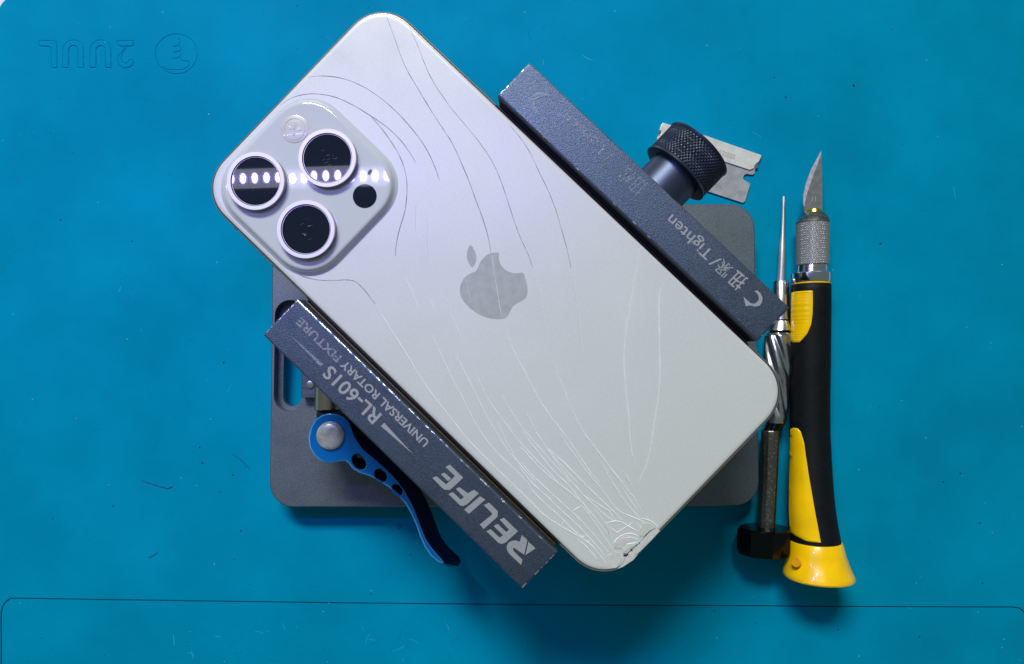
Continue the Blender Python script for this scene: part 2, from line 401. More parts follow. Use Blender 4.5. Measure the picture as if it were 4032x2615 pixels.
# back glass with its fractures
mb = MB()
stack(mb, [(-0.6, [pr(0.9)]), (-0.36, [pr(0.86)]), (-0.22, [pr(0.98)]), (-0.08, [pr(1.25)]), (-0.015, [pr(1.6)]), (0.0, [pr(2.0)]), (0.0, [pr(2.35)]), (0.0, [pr(2.8)])])
def P_(l, h=0.0): return [PL(x, y, h) for x, y in l]
def crack(l, kind, hw=0.115, ht=0.10, dk=.4):
    p = P_(l)
    if len(p) > 4: p = smooth_loop(p, 2, False)
    def sd(a, b):
        qx, qy = abs(a) - (PLn / 2 - PR), abs(b) - (PWd / 2 - PR)
        return math.hypot(max(qx, 0), max(qy, 0)) + min(max(qx, qy), 0) - PR
    p = [c for c in p if sd(*c) < -1.5]
    if len(p) < 2: return
    # dense, slightly wandering
    q = [p[0]]
    for a, b in zip(p[:-1], p[1:]):
        L = math.hypot(b[0] - a[0], b[1] - a[1]); k = max(1, int(L / 1.3))
        for i in range(1, k + 1):
            t = i / k; w = 0.05 if i < k else 0
            q.append((a[0] + (b[0] - a[0]) * t + random.uniform(-w, w), a[1] + (b[1] - a[1]) * t + random.uniform(-w, w)))
    ridge(mb, q, I, hw * (.82 if kind == DK else 1), ht, kind, 0.0, mi2=5 if kind == LT and dk > 0 else None, k2=dk if kind == LT else 1.0)  # pale cracks get one side in the painted shade colour
c1 = lambda p: crop(1.331, 780, 0, p)
c8 = lambda p: crop(1.4036, 1400, 800, p)
c2 = lambda p: crop(1.2865, 1880, 200, p)
c4 = lambda p: crop(2.5729, 2100, 1700, p)
D = lambda p: [(x * 1.6941, y * 1.6941) for x, y in p]
DK, LT = 2, 1
crack(c1([(985, 75), (1000, 120), (1030, 200), (1060, 290), (1100, 380), (1150, 460), (1190, 530), (1240, 610), (1290, 685), (1331, 745)]) + D([(1075, 385), (1092, 425)]) + c8([(670, 0), (700, 75), (730, 170), (750, 280)]), DK)
crack(c8([(750, 280), (765, 380), (780, 470), (795, 570), (808, 635)]), LT, 0.13, 0.14)
crack(c8([(830, 700), (855, 780), (910, 890), (960, 980), (1010, 1080), (1070, 1170), (1140, 1260), (1200, 1340), (1290, 1480), (1350, 1544)]), LT)
crack(c1([(1100, 130), (1130, 190), (1160, 260), (1200, 370), (1250, 460), (1300, 530), (1331, 575)]) + D([(1090, 300), (1125, 345), (1150, 385), (1168, 430)]) + c8([(845, 0), (880, 110), (910, 190), (950, 270), (980, 360)]), DK, 0.09)
crack(c8([(980, 360), (1000, 430), (1020, 530), (1040, 640), (1060, 760)]), LT, .08)
crack(c8([(1095, 880), (1140, 1010), (1180, 1100), (1230, 1220), (1290, 1310), (1350, 1390), (1420, 1480), (1480, 1544)]), LT)
crack(c2([(125, 310), (170, 385), (225, 450), (270, 520), (310, 610), (360, 710), (395, 800), (425, 900), (450, 990), (475, 1100)]), DK, 0.09)
crack(c2([(475, 1100), (495, 1210), (510, 1330), (520, 1440), (530, 1530)]), LT)
crack(c2([(815, 960), (815, 1060), (795, 1170), (775, 1290), (755, 1400), (740, 1540)]) + c8([(1490, 1020), (1508, 1150), (1515, 1280), (1530, 1400)]), LT, 0.17, 0.14, 0)
crack(c4([(960, 0), (985, 150), (1005, 290), (1020, 370)]), LT, .08)
crack(c2([(990, 1135), (930, 1190), (918, 1260), (920, 1400), (922, 1530)]) + D([(1534, 900)]) + c4([(1210, 0), (1195, 120), (1170, 250), (1135, 370), (1100, 450), (1070, 510)]), LT, 0.20, 0.14, 0)
crack(c1([(540, 415), (600, 400), (680, 397), (780, 415), (880, 460), (980, 530), (1070, 615), (1150, 710), (1200, 785), (1240, 870), (1265, 945)]), DK, 0.12)
crack(c1([(105, 890), (125, 850), (200, 770), (300, 670), (400, 575), (480, 515), (560, 492), (640, 492), (730, 510), (830, 560), (900, 605), (970, 650), (1040, 710), (1090, 770), (1140, 850)]), DK, 0.12)
crack(c1([(905, 610), (960, 670), (1010, 740), (1060, 820), (1090, 910), (1097, 1000), (1085, 1110), (1055, 1200), (1037, 1280), (1035, 1340)]), DK, 0.12)
crack(c1([(60, 990), (100, 955), (125, 870)]), DK, .1)
crack(c1([(310, 1205), (370, 1250), (420, 1330), (500, 1420), (540, 1447), (620, 1468), (700, 1472), (780, 1465), (830, 1475), (880, 1530)]) + c8([(50, 480), (110, 560)]), DK, 0.13)
crack(c1([(540, 1447), (505, 1490)]), DK, .12)
crack(c8([(110, 560), (180, 680), (260, 800), (350, 950), (430, 1070), (520, 1180), (620, 1310), (720, 1410), (800, 1490), (860, 1544)]), LT, 0.12, .10, .8)
for p in ([(270, 410), (310, 490), (350, 580)], [(400, 520), (440, 600)], [(420, 730), (460, 810), (500, 900), (550, 1000), (600, 1090), (650, 1200), (720, 1310), (800, 1400), (880, 1470), (950, 1544)],
          [(520, 600), (560, 690), (590, 780)], [(550, 830), (600, 930), (660, 1050), (720, 1170), (790, 1290), (850, 1380), (930, 1470), (1000, 1544)],
          [(660, 930), (720, 1070), (800, 1180), (890, 1300), (980, 1400), (1080, 1500), (1120, 1544)], [(780, 1200), (830, 1310), (880, 1400), (920, 1480)],
          [(810, 1060), (870, 1170), (950, 1280), (1050, 1390), (1130, 1480), (1190, 1544)], [(945, 1160), (990, 1250), (1050, 1350), (1120, 1430), (1200, 1520), (1230, 1544)],
          [(1050, 1350), (1150, 1430), (1260, 1544)], [(335, 0), (330, 90), (335, 180)], [(395, 60), (398, 170), (402, 300)], [(595, 380), (615, 450), (635, 530)]):
    crack(c8(p), LT, .10, .10, .6)
for p in ([(20, 0), (70, 70), (130, 160), (220, 290), (300, 400), (400, 520), (500, 640), (620, 750), (740, 860), (820, 910)],
          [(260, 0), (330, 120), (420, 240), (520, 380), (620, 500), (720, 620), (800, 740), (860, 800), (960, 850), (1090, 900), (1140, 940)],
          [(-120, -20), (-60, 70), (0, 150), (90, 260), (190, 390), (300, 490), (400, 590), (490, 720), (560, 800), (620, 870), (700, 970), (760, 1050)],
          [(-130, 150), (-60, 235), (0, 300), (130, 430), (260, 530), (380, 620), (520, 740), (560, 790)],
          [(-120, 310), (-60, 390), (0, 455), (100, 550), (230, 670), (330, 760), (400, 820), (500, 920), (600, 1030), (700, 1150), (760, 1230)],
          [(-140, 360), (-60, 465), (0, 540), (120, 640), (240, 760), (350, 860), (460, 960), (560, 1070), (680, 1200), (740, 1300)],
          [(-60, 515), (0, 620), (130, 740), (260, 850), (380, 980), (480, 1060), (510, 1070)],
          [(-225, 515), (-110, 630), (0, 740), (100, 840), (200, 910), (300, 970), (440, 1050), (560, 1120), (650, 1220), (740, 1340)],
          [(440, 1080), (540, 1170), (640, 1290), (720, 1375)], [(150, 170), (280, 290), (400, 410), (520, 530), (640, 650), (760, 760), (860, 860), (900, 900)],
          [(510, 20), (600, 130), (680, 230), (780, 370), (880, 500), (960, 600), (1040, 700), (1100, 820)],
          [(680, 300), (740, 420), (840, 580), (920, 700), (1020, 820), (1090, 890)], [(500, 760), (580, 860), (660, 980), (740, 1100), (800, 1200)],
          [(870, 510), (940, 640), (1010, 740), (1060, 800)], [(520, 650), (640, 720), (760, 800), (830, 900)], [(910, 390), (950, 470), (1000, 560)], [(600, 770), (680, 860), (760, 980), (790, 1110)],
          [(400, 800), (495, 750)], [(285, 950), (315, 900)], [(500, 1070), (530, 1050)], [(540, 1125), (575, 1100)], [(790, 860), (805, 835)], [(570, 820), (595, 800)],
          [(770, 960), (850, 1025), (945, 960)], [(955, 965), (1010, 910)], [(740, 925), (820, 905), (900, 912), (960, 960), (1060, 1010)],
          [(810, 1130), (850, 1080), (920, 1035), (1000, 1030), (1060, 1060)], [(830, 1120), (900, 1080), (980, 1070), (1060, 1090)], [(910, 1180), (950, 1140), (1050, 1120)],
          [(1040, 930), (1090, 970), (1130, 960)], [(1095, 975), (1070, 1050)], [(700, 1370), (750, 1360)], [(750, 1255), (800, 1240)], [(1100, 880), (1150, 890), (1200, 910), (1270, 970)],
          [(1135, 850), (1165, 880)], [(860, 1090), (870, 1110)], [(900, 1060), (915, 1085)], [(940, 1040), (955, 1070)], [(740, 940), (760, 1020), (790, 1130)]):
    crack(c4(p), LT, .12, .16, .55)
crack(c4([(1240, 975), (1180, 1010), (1130, 1060), (1080, 1125), (1050, 1150), (1000, 1190), (950, 1240), (900, 1230)]), 4, .11, .05)
crack(c4([(1230, 980), (1232, 1030)]), DK, .06); crack(c4([(700, 1395), (660, 1415)]), DK, .06)
# lifted shards at the struck corner, each with its own tilt
for sh, t in (([(1240, 980), (1290, 1000), (1200, 1100), (1100, 1200), (1000, 1290), (960, 1260), (1060, 1150), (1140, 1060)], .16),
              ([(810, 1215), (900, 1240), (940, 1270), (900, 1340), (830, 1390), (740, 1400), (760, 1290)], .10),
              ([(905, 1190), (940, 1140), (1050, 1125), (1060, 1135), (985, 1185), (915, 1225)], .22),
              ([(1110, 930), (1180, 920), (1240, 965), (1180, 1005), (1130, 1050), (1080, 1060), (1100, 980)], .05),
              ([(820, 1130), (860, 1085), (930, 1050), (1050, 1070), (1060, 1090), (940, 1130), (890, 1190), (815, 1180)], .14),
              ([(960, 1290), (1060, 1250), (1010, 1310), (900, 1380), (850, 1395), (910, 1340)], .07)):
    p = P_(c4(sh)); cx = sum(a for a, _ in p) / len(p); cy = sum(b for _, b in p) / len(p)
    base = len(mb.v); kx, ky = random.uniform(-.04, .04), random.uniform(-.04, .04)
    cq = PL(*c4([(980, 1080)])[0]); p = [(a + (cq[0] - a) * .035, b + (cq[1] - b) * .035) for a, b in p]
    top = [(a, b, t * 0.3 + kx * (a - cx) + ky * (b - cy) + .06) for a, b in p]
    lo = [(cx + (a - cx) * 1.02, cy + (b - cy) * 1.02, -0.02) for a, b in p]
    k = len(p); mb.add(top + lo + [(cx, cy, t * .35 + .07)], [(i, (i + 1) % k, 2 * k) for i in range(k)] + [(i, (i + 1) % k, (i + 1) % k + k, i + k) for i in range(k)], 3)
for (x, y, a, b, r) in ((930, 1250, 1.35, .55, .1), (995, 1195, .6, .5, 0), (1075, 1128, .35, .3, 0), (955, 1240, .5, .3, .5)):
    u, v = PL(*c4([(x, y)])[0]); stack(mb, [(0.0, [circ(u, v, a * .42, 12, b * .5, r - math.pi / 4 * -1)]), (0.26, [circ(u, v, a * .42, 12, b * .5, r + math.pi / 4)])], mi=4)
bgls = mb.build('back_glass', ['glass', 'crack', 'crackd', 'chip', 'black', 'crack_shade'], ph, smooth=20)
# logo
ap = lambda p: crop(4.2889, 1780, 920, p)
apple = ap([(790, 318), (700, 322), (640, 335), (580, 365), (530, 410), (490, 460), (460, 515), (435, 580), (400, 635), (340, 660), (270, 695), (210, 740), (165, 810), (140, 880), (133, 950),
            (140, 1030), (170, 1110), (220, 1175), (290, 1245), (370, 1310), (450, 1362), (550, 1408), (650, 1435), (750, 1447), (830, 1443), (890, 1428), (930, 1400), (965, 1350), (1000, 1270),
            (1040, 1215), (1100, 1170), (1180, 1135), (1235, 1095), (1268, 1040), (1275, 960), (1268, 870), (1245, 770), (1215, 690), (1188, 653), (1120, 668), (1040, 668), (960, 645), (890, 605),
            (840, 555), (805, 490), (790, 410)])
leaf = ap([(310, 188), (345, 225), (380, 285), (405, 350), (411, 410), (400, 480), (375, 535), (345, 571), (318, 560), (285, 505), (258, 440), (247, 370), (255, 290), (280, 230)])
mb = MB()
flat(mb, P_(apple), I, 0.022, 0.03); flat(mb, P_(leaf), I, 0.022, 0.03)
mb.build('logo', 'logo', bgls, smooth=0)
# camera plateau
pc = PL(1213.9, 733.5, 0.8)
def pq(s, r): return rrect(s, s, r, 14, pc[0], pc[1], ex=2.15)
mb = MB()
stack(mb, [(-0.2, [pq(43.2, 12.6)]), (0.02, [pq(43.0, 12.5)]), (0.12, [pq(42.3, 12.2)]), (0.55, [pq(41.4, 11.9)]), (1.1, [pq(40.8, 11.6)]), (1.6, [pq(40.3, 11.4)]), (1.85, [pq(39.8, 11.2)]), (1.95, [pq(39.0, 10.9)]), (1.97, [pq(38.4, 10.6)]), (1.97, [pq(38.2, 10.5)]), (1.97, [pq(37.6, 10.4)])], cap0=False)
plat = mb.build('camera_plateau', 'plateau', ph, smooth=60)
lensc = [crop(1.9295, 820, 350, [c])[0] for c in ((358, 700), (902, 525), (740, 1067))]
RT = 4.1
for c in lensc:
    u, v = PL(*c, RT); R1 = 8.22
    mb = MB()
    prof = [(1.9, R1), (3.0, R1), (RT - .1, R1 - .02), (RT, R1 - .14), (RT, R1 - 1.15), (RT - .15, R1 - 1.2), (RT - .5, R1 - 1.3)]
    base = 0; n = 96
    for z, r in prof: mb.v += [(x, y, z) for x, y in circ(u, v, r, n)]
    for k in range(len(prof) - 1):
        for i in range(n):
            mb.f.append((k * n + i, k * n + (i + 1) % n, (k + 1) * n + (i + 1) % n, (k + 1) * n + i)); mb.m.append(1 if k < 2 else (0 if k < 4 else 2))
    mb.build('lens_ring', ['ring', 'barrel', 'black'], plat, smooth=30)
    mb = MB()
    stack(mb, [(RT - .75, [circ(u, v, R1 - 1.35, n)]), (RT - .42, [circ(u, v, R1 - 1.35, n)]), (RT - .36, [circ(u, v, R1 - 1.5, n)]), (RT - .36, [circ(u, v, R1 - 1.55, n)]), (RT - .36, [circ(u, v, R1 - 1.75, n)])])
    for k, rr in enumerate((5.3, 4.1, 2.9)):        # faint element edges under the surface
        stack(mb, [(RT - .35, [circ(u, v, rr, 64), circ(u, v, rr - .12, 64)]), (RT - .345, [circ(u, v, rr, 64), circ(u, v, rr - .12, 64)])], cap0=False, mi=1)
    stack(mb, [(RT - .40, [circ(u, v, R1 - 1.36, n), circ(u, v, R1 - 1.47, n)]), (RT - .33, [circ(u, v, R1 - 1.36, n), circ(u, v, R1 - 1.47, n)])], cap0=False, mi=2)  # thin silver ring modelled in place of a reflection round the glass
    rl = random.Random(int(c[0]))
    for _ in range({1005: 5, 1287: 11, 1203: 6}.get(int(c[0]), 6)):
        ax, ay, an, ln = u + rl.gauss(.3, 1.5), v + rl.gauss(-.6, 1.5), rl.uniform(.5, 1.1), rl.uniform(.5, 1.9)
        ridge(mb, [(ax + ln * t * math.cos(an + .3 * t), ay + ln * t * math.sin(an + .3 * t)) for t in (0, .25, .5, .75, 1)], I, .022, .01, 3, RT - .357)
    mb.build('lens_glass', ['lens', 'inner', 'ring', 'steel'], plat, smooth=30)
u, v = PL(*crop(1.9295, 820, 350, [(655, 305)])[0], 2)
mb = MB(); stack(mb, [(1.7, [circ(u, v, 3.95)]), (2.06, [circ(u, v, 3.95)]), (2.12, [circ(u, v, 3.75)])]); 
fl = mb.build('flash_lamp', 'flash', plat)
mb = MB(); stack(mb, [(2.12, [circ(u, v, 3.1, 40), circ(u, v, 2.9, 40)]), (2.20, [circ(u, v, 3.1, 40), circ(u, v, 2.9, 40)])], cap0=False)
for a in range(4):
    c, s = math.cos(a * math.pi / 2 + .6), math.sin(a * math.pi / 2 + .6); mb.add([(u, v, 2.2), (u + 1.5 * c - .5 * s, v + 1.5 * s + .5 * c, 2.13), (u + 1.9 * c, v + 1.9 * s, 2.26), (u + 1.5 * c + .5 * s, v + 1.5 * s - .5 * c, 2.13)], [(0, 1, 2), (0, 2, 3)])
mb.build('flash_insert', 'flash', plat)
u, v = PL(*crop(1.9295, 820, 350, [(1189, 815)])[0], 2)
mb = MB(); stack(mb, [(1.7, [circ(u, v, 3.4)]), (2.02, [circ(u, v, 3.4)])]); mb.build('depth_sensor', 'lens', plat)
u, v = PL(*crop(1.9295, 820, 350, [(1228, 632)])[0], 2)
mb = MB(); stack(mb, [(1.7, [circ(u, v, .5, 20, .85, .2)]), (2.01, [circ(u, v, .5, 20, .85, .2)])]); mb.build('microphone_hole', 'side', plat)

# ------------------------------------------------------------------ clamp fixture
fx_ = empty('clamp_fixture', (0, 0, 0))
tag(fx_, 'grey metal rotary clamp fixture on a square base, gripping the phone between two lettered bars', 'clamp fixture')
TOPZ = 11.0
pcx, pcy = 1.40, 2.58
PRT = R_(0.13)
def rot2(x, y): return (pcx + x * math.cos(PRT) - y * math.sin(PRT), pcy + x * math.sin(PRT) + y * math.cos(PRT))
def prr(i): return [rot2(*p) for p in rrect(172.97 - 2 * i, 107.57 - 2 * i, 8.6 - i, 10)]
def slot(px0, px1, py0, py1, z):
    a, b = w2(px0, py0, z), w2(px1, py1, z); w = b[0] - a[0]; h = a[1] - b[1]
    return rrect(w, h, w / 2 - .01, 10, (a[0] + b[0]) / 2, (a[1] + b[1]) / 2)
so = slot(1083, 1197, 1181, 1619, TOPZ); si = slot(1121, 1190, 1210, 1600, 6.0)
mb = MB()
stack(mb, [(6.5, [prr(0), so]), (TOPZ - .5, [prr(0), so]), (TOPZ, [prr(.45), so])], cap0=False)
stack(mb, [(3.5, [prr(.5), si]), (4.0, [prr(0), si]), (6.5, [prr(0), si])])
plate = mb.build('base_plate', 'plate', fx_, smooth=30)
for sx in (-1, 1):
    for sy in (-1, 1):
        mb = MB(); c = rot2(sx * 76, sy * 43); stack(mb, [(0.0, [circ(*c, 5, 24)]), (3.5, [circ(*c, 5.4, 24)])]); mb.build('rubber_foot', 'rubber', fx_)
# carriage and pivot under the phone
a = w2(1190, 1485, 14); b = w2(1300, 1566, 14)
mb = MB(); box(mb, a[0], a[0] + 58, b[1], b[1] + 34, TOPZ - .2, 15.0)
car = mb.build('carriage', 'brushed', fx_, bevel=0.3)
c = w2(1222, 1514, 15.2); mb = MB(); stack(mb, [(14.8, [circ(*c, 1.3, 20)]), (15.5, [circ(*c, 1.3, 20)]), (15.6, [circ(*c, .9, 20)])]); mb.build('screw', 'steel', car)
mb = MB(); stack(mb, [(TOPZ - .1, [circ(0, 4, 21)]), (20, [circ(0, 4, 21)]), (20, [circ(0, 4, 15)]), (46, [circ(-2, 12, 13)])]); mb.build('pivot_post', 'side', fx_, smooth=30)
mb = MB(); box(mb, -24, 24, -52, 52, -19, -13.5, f=L2W); mb.build('cross_rail', 'side', fx_, bevel=.6)
mb = MB(); box(mb, -10, 10, -24, 24, -24, -19, f=L2W); mb.build('rail_bracket', 'side', fx_, bevel=.6)
# jaws
HT = 3.0
def rect_from(q):
    p = [PL(x, y, HT) for x, y in q]      # inner-top-end.. four corners
    us = sorted(a for a, _ in p); vs = sorted(b for _, b in p)
    return (us[0] + us[1]) / 2, (us[2] + us[3]) / 2, (vs[0] + vs[1]) / 2, (vs[2] + vs[3]) / 2
RB = rect_from([(2086.5, 245.7), (1958, 373), (3110.7, 1211.5), (2984.4, 1344.3)])
LB = rect_from([(1168.4, 1179), (1032.4, 1321.6), (2196.8, 2171.5), (2060.8, 2319)])
print('BARS', RB, LB)
def jaw(r, inner, name_bits):
    u0, u1, v0, v1 = r; B = 0.55
    def ring(h, i): return (h, [[(u0 + i, v0 + i), (u1 - i, v0 + i), (u1 - i, v1 - i), (u0 + i, v1 - i)]])
    mb = MB()
    base = len(mb.f)
    levels = [(-13.5, 0.0), (HT - B, 0.0), (HT - .12, .16), (HT, B * .8)]
    nseg = 90
    def loop(i):
        pts = []
        for (ax, ay), (bx, by) in (((u0 + i, v0 + i), (u1 - i, v0 + i)), ((u1 - i, v0 + i), (u1 - i, v1 - i)), ((u1 - i, v1 - i), (u0 + i, v1 - i)), ((u0 + i, v1 - i), (u0 + i, v0 + i))):
            m = nseg if abs(bx - ax) > abs(by - ay) else 16
            for k in range(m): pts.append((ax + (bx - ax) * k / m, ay + (by - ay) * k / m))
        return pts
    rnd = random.Random(3 if inner > 0 else 5)
    L0, L1, L2, L3, L4 = loop(0), loop(0), loop(.16), loop(B * .8), loop(B * 1.3)
    jit = lambda l, a: [(x + rnd.uniform(-a, a), y + rnd.uniform(-a, a)) for x, y in l]
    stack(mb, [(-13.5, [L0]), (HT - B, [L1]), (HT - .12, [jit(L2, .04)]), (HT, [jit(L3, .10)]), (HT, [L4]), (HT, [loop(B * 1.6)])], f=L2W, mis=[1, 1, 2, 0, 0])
    # wear: only the marked rim faces are bare metal
    for i, f in enumerate(mb.f):
        if mb.m[i] != 2: continue
        q = [PMI @ (Vector(mb.v[k]) - PH_O) for k in f]; cv = sum(p.y for p in q) / len(q); cu = sum(p.x for p in q) / len(q)
        innr = abs(cv - (v1 if inner > 0 else v0)) < 0.6
        endf = cu > u1 - .7 or cu < u0 + .7
        fu = (cu - u0) / (u1 - u0); wv = math.sin(cu * .9) + math.sin(cu * 2.3 + 1) + rnd.uniform(-.8, .8)
        if inner > 0: keep = (innr and wv > -1.6 + 3.0 * fu) or (endf and rnd.random() < .5)
        else: keep = (endf and rnd.random() < .2) or (innr and wv > 1.75)
        if not keep: mb.m[i] = 0
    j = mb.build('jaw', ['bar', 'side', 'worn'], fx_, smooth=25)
    j['label'] = name_bits
    # left: brown pad; right: black strip paints the gap's shade, brown lip beside it
    s = 1 if inner > 0 else -1
    vi = v1 if inner > 0 else v0; ve = -38.95 if inner > 0 else 38.95
    g = ve - vi
    mb = MB(); box(mb, u0 + .8, u1 - .8, *sorted((vi + g * .02, vi + g * .55)), -9, -1.9, f=L2W); mb.build('jaw_pad_or_gap', 'pad' if inner > 0 else 'black', j, bevel=.15)
    mb = MB(); box(mb, u0 + .8, u1 - .8, *sorted((vi + g * .60, ve)), -9, -2.8, f=L2W); mb.build('jaw_lip', 'side' if inner > 0 else 'pad', j, bevel=.15)
    mb = MB(); box(mb, -20, 20, *sorted((vi - s * 9, vi + s * 5)), -19, -13.5, f=L2W); mb.build('jaw_foot', 'side', j)
    return j
jl = jaw(LB, 1, 'grey bar with large pale lettering and a worn bright inner edge')
jr = jaw(RB, -1, 'grey bar beside the round knob with small engraved directions')
H = HT + .05
def Lp(s, ox, oy, pts): return [PL(x, y, H) for x, y in crop(s, ox, oy, pts)]
t1 = lambda p: Lp(3.3563, 1660, 1800, p)
mb = MB()
for g in ([(1325, 1030), (1398, 1098), (1355, 1290), (1218, 1196), (1206, 1212), (1222, 1250), (1333, 1355), (1315, 1425), (1165, 1285), (1130, 1235), (1124, 1180), (1145, 1135), (1190, 1108), (1245, 1102), (1296, 1118)],
          [(1412, 1118), (1506, 1206), (1372, 1296)],
          [(1088, 802), (1272, 978), (1250, 1000), (1110, 1130), (1060, 1148), (1020, 1138), (857, 980), (912, 952), (1030, 1063), (1078, 1035), (952, 910), (1005, 882), (1118, 990), (1155, 960), (1032, 825)],
          [(893, 603), (1008, 715), (1003, 785), (985, 805), (822, 950), (768, 892), (925, 765), (930, 742), (822, 632)],
          [(772, 518), (842, 562), (625, 750), (563, 695)],
          [(690, 432), (756, 478), (600, 625), (550, 648), (510, 640), (355, 488), (412, 462), (515, 560), (560, 530), (452, 420), (500, 398), (612, 478)],
          [(375, 100), (550, 272), (375, 435), (305, 432), (270, 405), (142, 274), (198, 253), (322, 360), (390, 300), (440, 250), (316, 130)],
          [(300, 205), (392, 285), (350, 318), (256, 228)]):
    flat(mb, t1(g), L2W, H, .03)
mb.build('brand_lettering', 'ink', jl, smooth=0)
t2 = lambda p: Lp(2.708, 1100, 1230, p)
mb = MB()
a, b = t2([(1095, 1092), (548, 560)]); text_mesh(mb, 'RL-601S', a, b, 4.0, L2W, H, .018)
flat(mb, t2([(1118, 1178), (1082, 1212), (1425, 1512)]), L2W, H, .03)
mb.build('model_lettering', 'ink', jl, smooth=0)
mb = MB()
a, b = t2([(1600, 1378), (700, 505)]); text_mesh(mb, 'UNIVERSAL ROTARY', a, b, 2.35, L2W, H, .022)
mb.build('small_lettering', 'ink', jl, smooth=0)
mb = MB()
a, b = t2([(668, 475), (232, 52)]); text_mesh(mb, 'FIXTURE', a, b, 2.35, L2W, H, .022)
flat(mb, t2([(468, 550), (440, 580), (122, 248)]), L2W, H, .03)
mb.build('rubbed_lettering', 'ink2', jl, smooth=0)
t3 = lambda p: Lp(2.807, 2550, 800, p)
mb = MB()
a, b = t3([(1108, 850), (985, 745)]); text_mesh(mb, '\u626d', a, b, 3.75, L2W, H, .012)
a, b = t3([(960, 722), (835, 612)]); d_ = Vector((b[0] - a[0], b[1] - a[1])); up_ = Vector((-d_.y, d_.x)).normalized() * 4.15
for st in ([(.12, .92), (.12, .62)], [(.28, .97), (.28, .58)], [(.42, .92), (.88, .92), (.80, .75), (.66, .64), (.40, .54)], [(.48, .80), (.62, .68), (.94, .54)],
           [(.50, .56), (.28, .45), (.56, .43)], [(.74, .52), (.50, .37), (.22, .27), (.80, .30)], [(.68, .40), (.86, .24)], [(.52, .30), (.52, .0), (.40, .05)], [(.32, .20), (.12, .05)], [(.70, .20), (.92, .05)]):
    for p, q in zip(st[:-1], st[1:]):
        P, Q = (Vector(a) + d_ * p[0] + up_ * p[1], Vector(a) + d_ * q[0] + up_ * q[1]); e_ = (Q - P).normalized(); n_ = Vector((-e_.y, e_.x)) * .15; P -= e_ * .12; Q += e_ * .12
        mb.add([L2W(*(P + n_), H), L2W(*(P - n_), H), L2W(*(Q - n_), H), L2W(*(Q + n_), H)], [(0, 1, 2, 3)])
a, b = t3([(795, 600), (765, 575)]); 
flat(mb, t3([(668, 672), (690, 682), (822, 622), (800, 612)]), L2W, H, .03)
a, b = t3([(735, 545), (272, 122)]); text_mesh(mb, 'Tighten', a, b, 3.3, L2W, H, .006)
flat(mb, t3([(1180, 970), (1215, 965), (1250, 1000), (1272, 1050), (1262, 1100), (1235, 1135), (1180, 1143), (1125, 1130), (1085, 1142), (1060, 1035), (1115, 1085), (1150, 1110), (1185, 1112), (1225, 1080), (1230, 1040), (1215, 1005)]), L2W, H, .03)
mb.build('direction_lettering', 'ink', jr, smooth=0)
t4 = lambda p: Lp(2.206, 1900, 200, p)
mb = MB()
a, b = t4([(1440, 1170), (1250, 1000)]); text_mesh(mb, '\u626d\u677e', a, b, 3.9, L2W, H, .012)
a, b = t4([(1150, 900), (740, 530)]); text_mesh(mb, '/ Loosen', a, b, 3.3, L2W, H, .006)
flat(mb, t4(smooth_loop([(470, 350), (580, 370), (590, 400), (500, 400), (450, 440), (470, 520), (520, 560), (440, 540), (415, 440), (430, 380)], 1)), L2W, H, .03)
mb.build('faded_lettering', 'ink3', jr, smooth=0)
# tightening knob on the far side of the right-hand bar
ku, kv = PL(2611, 732, -4); HZ = -6.0
vb = RB[3]
KO = L2W(ku, vb - 1, HZ); KX = L2W(ku, vb + 1, HZ) - L2W(ku, vb, HZ)
mb = MB(); lathe(mb, [(0, 8.0), (12, 8.0)], KO, KX, 64); mb.build('knob_shaft', 'shaft', fx_, smooth=40)
KR = 10.6; K0, K1 = 8.6, 18.9
prof = [(K0 + .2, 7.8), (K0, 9.9), (K0 + .25, 10.7), (K0 + 1.0, KR - .1)]
NK = 60
steps = 50
prof += [(K0 + 1.1 + (K1 - K0 - 2.2) * i / steps, KR) for i in range(steps + 1)]
prof += [(K1 - .9, KR - .15), (K1 - .3, 10.7), (K1, 9.9), (K1, 0.01)]
def knurl(t, a, r, NN=NK, lo=K0 + 1.05, hi=K1 - 1.05, pit=1.25, dep=.5):
    if t < lo or t > hi: return r
    p = a * NN / (2 * math.pi); q = t / pit
    s = abs(((p + q) % 1) - .5) * 2; w = abs(((p - q) % 1) - .5) * 2
    return r - dep * (1 - min(s, w) ** .8)
mb = MB(); lathe(mb, prof, KO, KX, NK * 6, rf=knurl)
mb.build('tightening_knob', 'knob', fx_, smooth=25)
# blue cam lever
lv = lambda p, z: [w2(x, y, z) for x, y in crop(2.1444, 1160, 1540, p)]
top = [(300, 192), (360, 198), (420, 225), (460, 270), (480, 320), (495, 370), (530, 430), (570, 490), (630, 540), (700, 600), (770, 660), (830, 720), (880, 780), (930, 850), (980, 940), (1020, 1030), (1050, 1110),
       (1080, 1190), (1110, 1260), (1160, 1330), (1210, 1390), (1240, 1420), (1256, 1440), (1258, 1452), (1240, 1450), (1205, 1432), (1150, 1385), (1100, 1310), (1060, 1220), (1030, 1130), (990, 1040), (940, 950), (880, 880), (800, 810), (720, 760), (640, 715), (560, 690),
       (500, 660), (460, 610), (430, 585), (390, 590), (300, 605), (230, 590), (170, 540), (130, 470), (122, 390), (140, 310), (180, 240), (240, 202)]
TIPS = {(1210, 1390): (1330, 1345), (1240, 1420): (1385, 1395), (1256, 1440): (1405, 1440), (1258, 1452): (1380, 1478), (1240, 1450): (1310, 1485)}
def shift(p):
    if tuple(p) in TIPS: return TIPS[tuple(p)]
    t = min(1, max(0, (p[1] - 270) / 200)); e = min(1, max(0, (p[1] - 1250) / 200))
    return (p[0] + 10 + 120 * t + 30 * e, p[1] - 25 * t + 40 * e)
